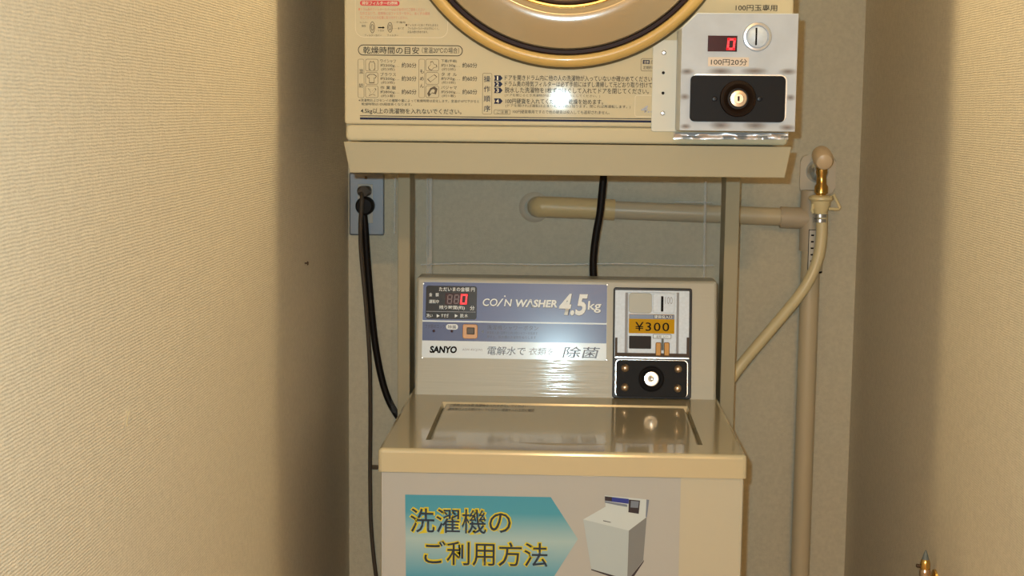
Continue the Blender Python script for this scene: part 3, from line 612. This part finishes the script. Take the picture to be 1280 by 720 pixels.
# ------------------------------------------------------------------ outlet and cords
BW = PL((0, YB, 0)); kb = BW.k(480, 260); H = lambda x: x*kb
o = thing('wall_outlet', 'brushed steel wall outlet plate under the shelf end', 'outlet', (BW.pix(459, 250)[0], YB, BW.pix(459, 294)[1]))
obj('cover_plate', slab(BW, rrect(*BW.box(437, 216, 480.6, 294), H(2.5)), 0, .007, .003, 3), 'steel_outlet', o)
sk = obj('socket_insert', slab(BW, rrect(*BW.box(448.2, 230, 466.6, 278.4)), .006, .0085, .0005), 'socket_white', o)
for y in (270, 274): 
    for x in (454.6, 459.8): obj('socket_slit', slab(BW, rrect(*BW.box(x-.5, y-2.4, x+.5, y+.9)), .0084, .0088), 'ink_black', o) if y == 274 else None
obj('cover_screw', lathe(BW, *BW.pix(458, 222), [(H(2), .007), (H(1.6), .008), (0, .0083)], 12), 'button_key', o)
pa = BW.pix(457.5, 239.5)
g = thing('power_cord', 'thin grey power cord hanging straight from the outlet', 'power cord', BW.pt(*pa, .01), 'power cords')
obj('plug', slab(BW, rrect(*BW.box(449, 232, 465.4, 244.4), H(5), 5), .0085, .030, .004, 3), 'cord_grey', g)
cpts = [BW.pt(*BW.pix(454, 240), .026), P(452.4, 248, YB-.045), P(451.6, 262, YB-.047), P(450.4, 285, YB-.044), P(451.6, 320, YB-.040), P(457.6, 385, YB-.040), P(462, 450, YB-.038), P(463, 520, YB-.026), P(462.6, 585, YB-.011), P(462.8, 610, YB-.012), P(464, 660, YB-.016), P(470, 720, YB-.02), P(480, 775, YB-.03)]
obj('cord', tube(spline(cpts, 8), H(2.6), 10), 'cord_grey', g)
pb = BW.pix(458.4, 256.4)
g = thing('power_cord', 'thick black power cord curving from the outlet behind the stand post', 'power cord', BW.pt(*pb, .01), 'power cords')
obj('plug', lathe(BW, *pb, [(0, .0085), (H(10.6), .0085), (H(11.4), .013), (H(11.4), .030), (H(9), .037), (0, .038)], 32), 'cord_black', g)
cpts = [BW.pt(*BW.pix(456, 262), .024), P(456, 280, YB-.026), P(459.5, 330, YB-.024), P(464.5, 390, YB-.022), P(470.5, 440, YB-.022), P(480, 484, YB-.024), P(492, 512, YB-.028), P(508, 532, YB-.035), P(530, 548, YB-.05)]
obj('cord', tube(spline(cpts, 8), H(4.4), 12), 'cord_black', g)
p0 = P(755, 215, 2.665)
CYD = 2.642
cpts = [P(757.6, 181, CYD), P(756.4, 202, CYD), P(754.4, 222, CYD), P(752, 246, CYD), P(750, 266, CYD), P(745.6, 290, CYD), P(742.6, 312, CYD), P(741.4, 330, CYD), P(742, 350, CYD), P(743, 380, CYD+.004)]
obj('power_cord', tube(spline(cpts, 8), P(4.6, 0, 2.67).x - P(0, 0, 2.67).x, 12), 'cord_black', loc=p0, label='short black cord running from dryer shelf down behind the washer console', cat='power cord', group='power cords')
p0 = P(467, 583, YB)
ck = slab(BW, rrect(*BW.box(461, 581, 473, 586), H(1)), 0, .006, .001)
obj('cable_clip', ck, 'button_key', loc=BW.pt(*BW.pix(467, 583)), label='small dark cable clip on the far wall holding the grey cord', cat='clip')

# ------------------------------------------------------------------ pipes on the back wall
PY = YB-.045
t = thing('drain_pipe', 'beige plastic pipe with taped elbow and upright run on the far wall', 'pipe', (P(1013.4, 330, PY).x, PY, 0))
rp = P(11, 0, PY).x - P(0, 0, PY).x
obj('pipe_collar', lathe(BW, *BW.pix(668, 259), [(H(19), .0006), (H(18), .003), (H(14), .008), (H(12), .009)], 32), 'wall_plate', t)
el = [P(672, 258.5, YB-.007), P(672, 258.5, YB-.02), P(675, 258.6, PY-.002), P(685, 258.8, PY-.004), P(710, 259.6, PY-.004), P(740, 261, PY-.002), P(768, 262.4, PY)]
sp_ = spline(el, 8); obj('taped_elbow', tube(sp_, [rp*(1.18+.05*noise.noise(Vector((i*.35, 0, 0)))) for i in range(len(sp_))], 20), 'pipe_tape', t, label='elbow wrapped in yellowish tape')
obj('pipe_run', tube([P(766, 262.4, PY), P(850, 265.8, PY), P(990, 271.6, PY)], rp, 20), 'pvc', t)
obj('pipe_tee', tube([P(975, 271.6, PY), P(1014, 273.2, PY)], rp*1.2, 20), 'pvc_fitting', t)
obj('tee_body', tube([P(1015, 238, PY), P(1013.6, 275, PY), P(1012.6, 313, PY)], rp*1.24, 20), 'pvc_fitting', t)
zb_ = P(1004, 720, PY).z
obj('upright_pipe', tube([P(1014, 300, PY), Vector((P(1013.4, 330, PY).x, PY, .02))], rp*1.06, 20), 'pvc', t)
obj('floor_flange', lathe(PL((P(1013.4, 330, PY).x, PY, 0), u=(1, 0, 0), v=(0, 1, 0)), 0, 0, [(rp*2, 0), (rp*1.9, .008), (rp*1.1, .022), (rp*1.05, .022)], 24), 'pvc_fitting', t)
# curved sticker
bm = bmesh.new(); xc = P(1013.4, 315, PY).x; rs = rp*1.30; z0 = P(1020, 342, PY-.02).z; z1 = P(1020, 287, PY-.02).z; prev = None
for i in range(9):
    an = math.radians(-22 + 98*i/8); a = bm.verts.new((xc+rs*math.sin(an), PY-rs*math.cos(an), z0)); c = bm.verts.new((xc+rs*math.sin(an), PY-rs*math.cos(an), z1))
    if prev: bm.faces.new((prev[0], a, c, prev[1]))
    prev = (a, c)
stk = obj('pipe_sticker', bm, 'sticker', t, label='pale sticker with dark border')
bm = bmesh.new()
for lo_, hi_ in ((z0, z0+.0035), (z1-.0012, z1)):
    prev = None
    for i in range(9):
        an = math.radians(-22 + 98*i/8); r_ = rs+.0004; a = bm.verts.new((xc+r_*math.sin(an), PY-r_*math.cos(an), lo_)); c = bm.verts.new((xc+r_*math.sin(an), PY-r_*math.cos(an), hi_))
        if prev: bm.faces.new((prev[0], a, c, prev[1]))
        prev = (a, c)
for an0, an1 in ((-22, -19), (74, 76)):
    q = []
    for an, z in ((an0, z0), (an1, z0), (an1, z1), (an0, z1)): an = math.radians(an); q.append(bm.verts.new((xc+(rs+.0005)*math.sin(an), PY-(rs+.0005)*math.cos(an), z)))
    bm.faces.new(q)
for i in range(5):
    z = z1-.012-.012*i; q = []
    for an, zz in ((-10, z), (4, z), (4, z+.003), (-10, z+.003)): an = math.radians(an); q.append(bm.verts.new((xc+(rs+.0005)*math.sin(an), PY-(rs+.0005)*math.cos(an), zz)))
    bm.faces.new(q)
obj('sticker_print', bm, 'ink_black', stk, smooth=False)

# ------------------------------------------------------------------ water tap and hose
t = thing('water_tap', 'chrome and brass wall tap with beige handle beside the stand', 'tap', P(1022, 240, YB))
obj('wall_plate', slab(BW, rrect(*BW.box(999.5, 193.5, 1044, 243.5), H(9), 5), 0, .006, .002), 'wall_plate', t)
tc_ = BW.pix(1021, 214)
obj('escutcheon', lathe(BW, *tc_, [(H(14), .006), (H(13.4), .009), (H(10), .016), (H(6.4), .022), (H(5.6), .024), (H(5.6), .05)], 36), 'chrome', t)
TY = YB-.088; kt = P(1027, 220, TY); kx = (P(1028, 220, TY)-kt).x
top = P(1027, 208, TY); bot = P(1027.4, 247, TY)
obj('tap_arm', tube(spline([BW.pt(*tc_, .02), BW.pt(*BW.pix(1022, 213), .05), P(1026, 212, TY+.004), P(1027, 216, TY)], 6), kx*6.5, 16), 'chrome', t)
vt = PL((kt.x, TY, 0), u=(1, 0, 0), v=(0, 1, 0))
zz = lambda y: P(1027, y, TY).z
obj('tap_spout', lathe(vt, 0, 0, [(0, zz(207)), (kx*7, zz(207)), (kx*7.4, zz(216)), (kx*6, zz(220)), (kx*6.4, zz(230)), (kx*8.4, zz(233)), (kx*8.6, zz(241)), (kx*6, zz(243)), (kx*5.6, zz(250)), (0, zz(250))], 24), 'brass', t)
hp = PL(P(1030.4, 202, TY-.024), u=(1, 0, 0), v=Vector((0, -.30, .954)).normalized())
obj('handle', lathe(hp, 0, 0, [(0, -.040), (kx*11.4, -.040), (kx*12.0, -.036), (kx*12.6, -.018), (kx*11.8, -.004), (kx*9.6, .003), (kx*5, .006), (0, .0065)], 32), 'tap_plastic', t, label='beige plastic tap handle')
obj('handle_stem', tube([hp.pt(0, 0, -.024), P(1027, 213, TY)], kx*4, 12), 'chrome', t)
# washer supply hose
h = thing('water_hose', 'cream supply hose with clip coupling curving from the tap to the washer', 'hose', P(1027, 265, TY))
obj('coupling', lathe(vt, 0, 0, [(0, zz(244)), (kx*12, zz(244)), (kx*15.4, zz(246.5)), (kx*15.4, zz(249)), (kx*12.4, zz(251.5)), (kx*11.4, zz(259)), (kx*8.4, zz(265)), (kx*7, zz(268)), (0, zz(268))], 32), 'coupling', h)
cl = tube([P(1038, 247, TY-.012), P(1042, 243, TY-.012), P(1050, 259.5, TY-.012), P(1048, 261.4, TY-.012), P(1036, 261, TY-.012)], kx*1.7, 8); obj('release_clip', cl, 'coupling', h)
obj('clip_leg', tube([P(1016, 255, TY-.008), P(1015, 263, TY-.01), P(1016.6, 266.5, TY-.01)], kx*1.9, 8), 'coupling', h)
for y in (269.5, 275.5): obj('hose_band', lathe(vt, 0, 0, [(kx*7.6, zz(y-2.4)), (kx*8.8, zz(y-2)), (kx*8.8, zz(y+2)), (kx*7.6, zz(y+2.4))], 24), 'bright_metal', h)
hpts = [P(1027.3, 266, TY), P(1027.2, 282, TY), P(1026.4, 300, TY), P(1022.6, 322, TY), P(1014, 345, TY), P(1000, 368, TY), P(978, 395, TY+.004), P(950, 428, TY+.008), P(925, 458, TY+.01), P(905, 485, TY+.01), P(880, 520, TY+.01)]
hpts[-2].y = hpts[-1].y = TY+.0
obj('hose_tube', tube(spline(hpts, 8), kx*7.2, 16), 'hose', h)

# ------------------------------------------------------------------ clear vinyl sheet behind the posts
FY = POSTY1+.003; FP = PL((0, FY, 0))
fz1 = zt-.02; fz0 = FP.pix(700, 520)[1]; fx0 = FP.pix(489, 260)[0]; fx1 = FP.pix(921, 260)[0]
t = thing('clear_sheet', 'transparent creased vinyl sheet fixed behind the stand posts', 'plastic sheet', ((fx0+fx1)/2, FY, fz0))
obj('film', slab(FP, rrect(fx0, fz0, fx1, fz1), -.0004, 0), 'clear_film', t, smooth=False)
def crease(pts, w_):
    obj('crease', tube(spline([FP.pt(*FP.pix(*q), .0008) for q in pts], 6), w_, 6, flatten=.35), 'film_crease', t)
kf = FP.k(700, 300)
crease([(538.2, 222), (537.8, 280), (537.4, 345)], kf*2.6); crease([(534.4, 222), (534, 280), (533.8, 345)], kf*.8)
crease([(882, 226), (881, 280), (880, 350)], kf*1.6)
crease([(526, 331), (560, 329.6), (600, 329.4), (650, 330.2), (700, 330.8), (760, 329.6), (800, 330), (850, 331.8), (892, 332)], kf*1.0)
crease([(842, 252.4), (880, 253), (890, 253.6)], kf*.8)
crease([(494, 222), (493.6, 260), (493.2, 292)], kf*1.0)

# ------------------------------------------------------------------ small valve at the right wall
p = PX(1156, 716, XR-.016); vx, vy = p.x, p.y
t = thing('wall_valve', 'small brass valve with grey cone tip fixed low on the ribbed wall', 'valve', (XR, vy, p.z-.03))
VP_ = PL((vx, vy, 0), u=(1, 0, 0), v=(0, 1, 0)); zv = lambda y: P(1156, y, vy).z; kv = P(1157, 700, vy).x - P(1156, 700, vy).x
obj('cone_tip', lathe(VP_, 0, 0, [(kv*5, zv(700)), (kv*4.4, zv(698.5)), (kv*1.6, zv(689.5)), (0, zv(687))], 20), 'rubber_grey', t)
obj('valve_cap', lathe(VP_, 0, 0, [(kv*6.2, zv(711)), (kv*6.4, zv(705)), (kv*5.6, zv(700.6)), (kv*4.6, zv(699)), (0, zv(699))], 20), 'brass', t)
obj('valve_body', lathe(VP_, 0, 0, [(0, zv(742)), (kv*6, zv(742)), (kv*7, zv(736)), (kv*7, zv(714)), (kv*6, zv(711)), (0, zv(711))], 20), 'bronze', t)
obj('side_knob', tube([P(1152, 708, vy), P(1146.6, 707, vy), P(1145.4, 706.8, vy)], [kv*2, kv*2.6, kv*2.2], 12), 'dirt_brown', t)
WR = PL((XR, vy, zv(728)), u=(0, -1, 0), v=(0, 0, 1))
obj('wall_flange', lathe(WR, 0, 0, [(.020, -.001), (.019, .003), (.009, .006), (.008, .012)], 24), 'brass', t)
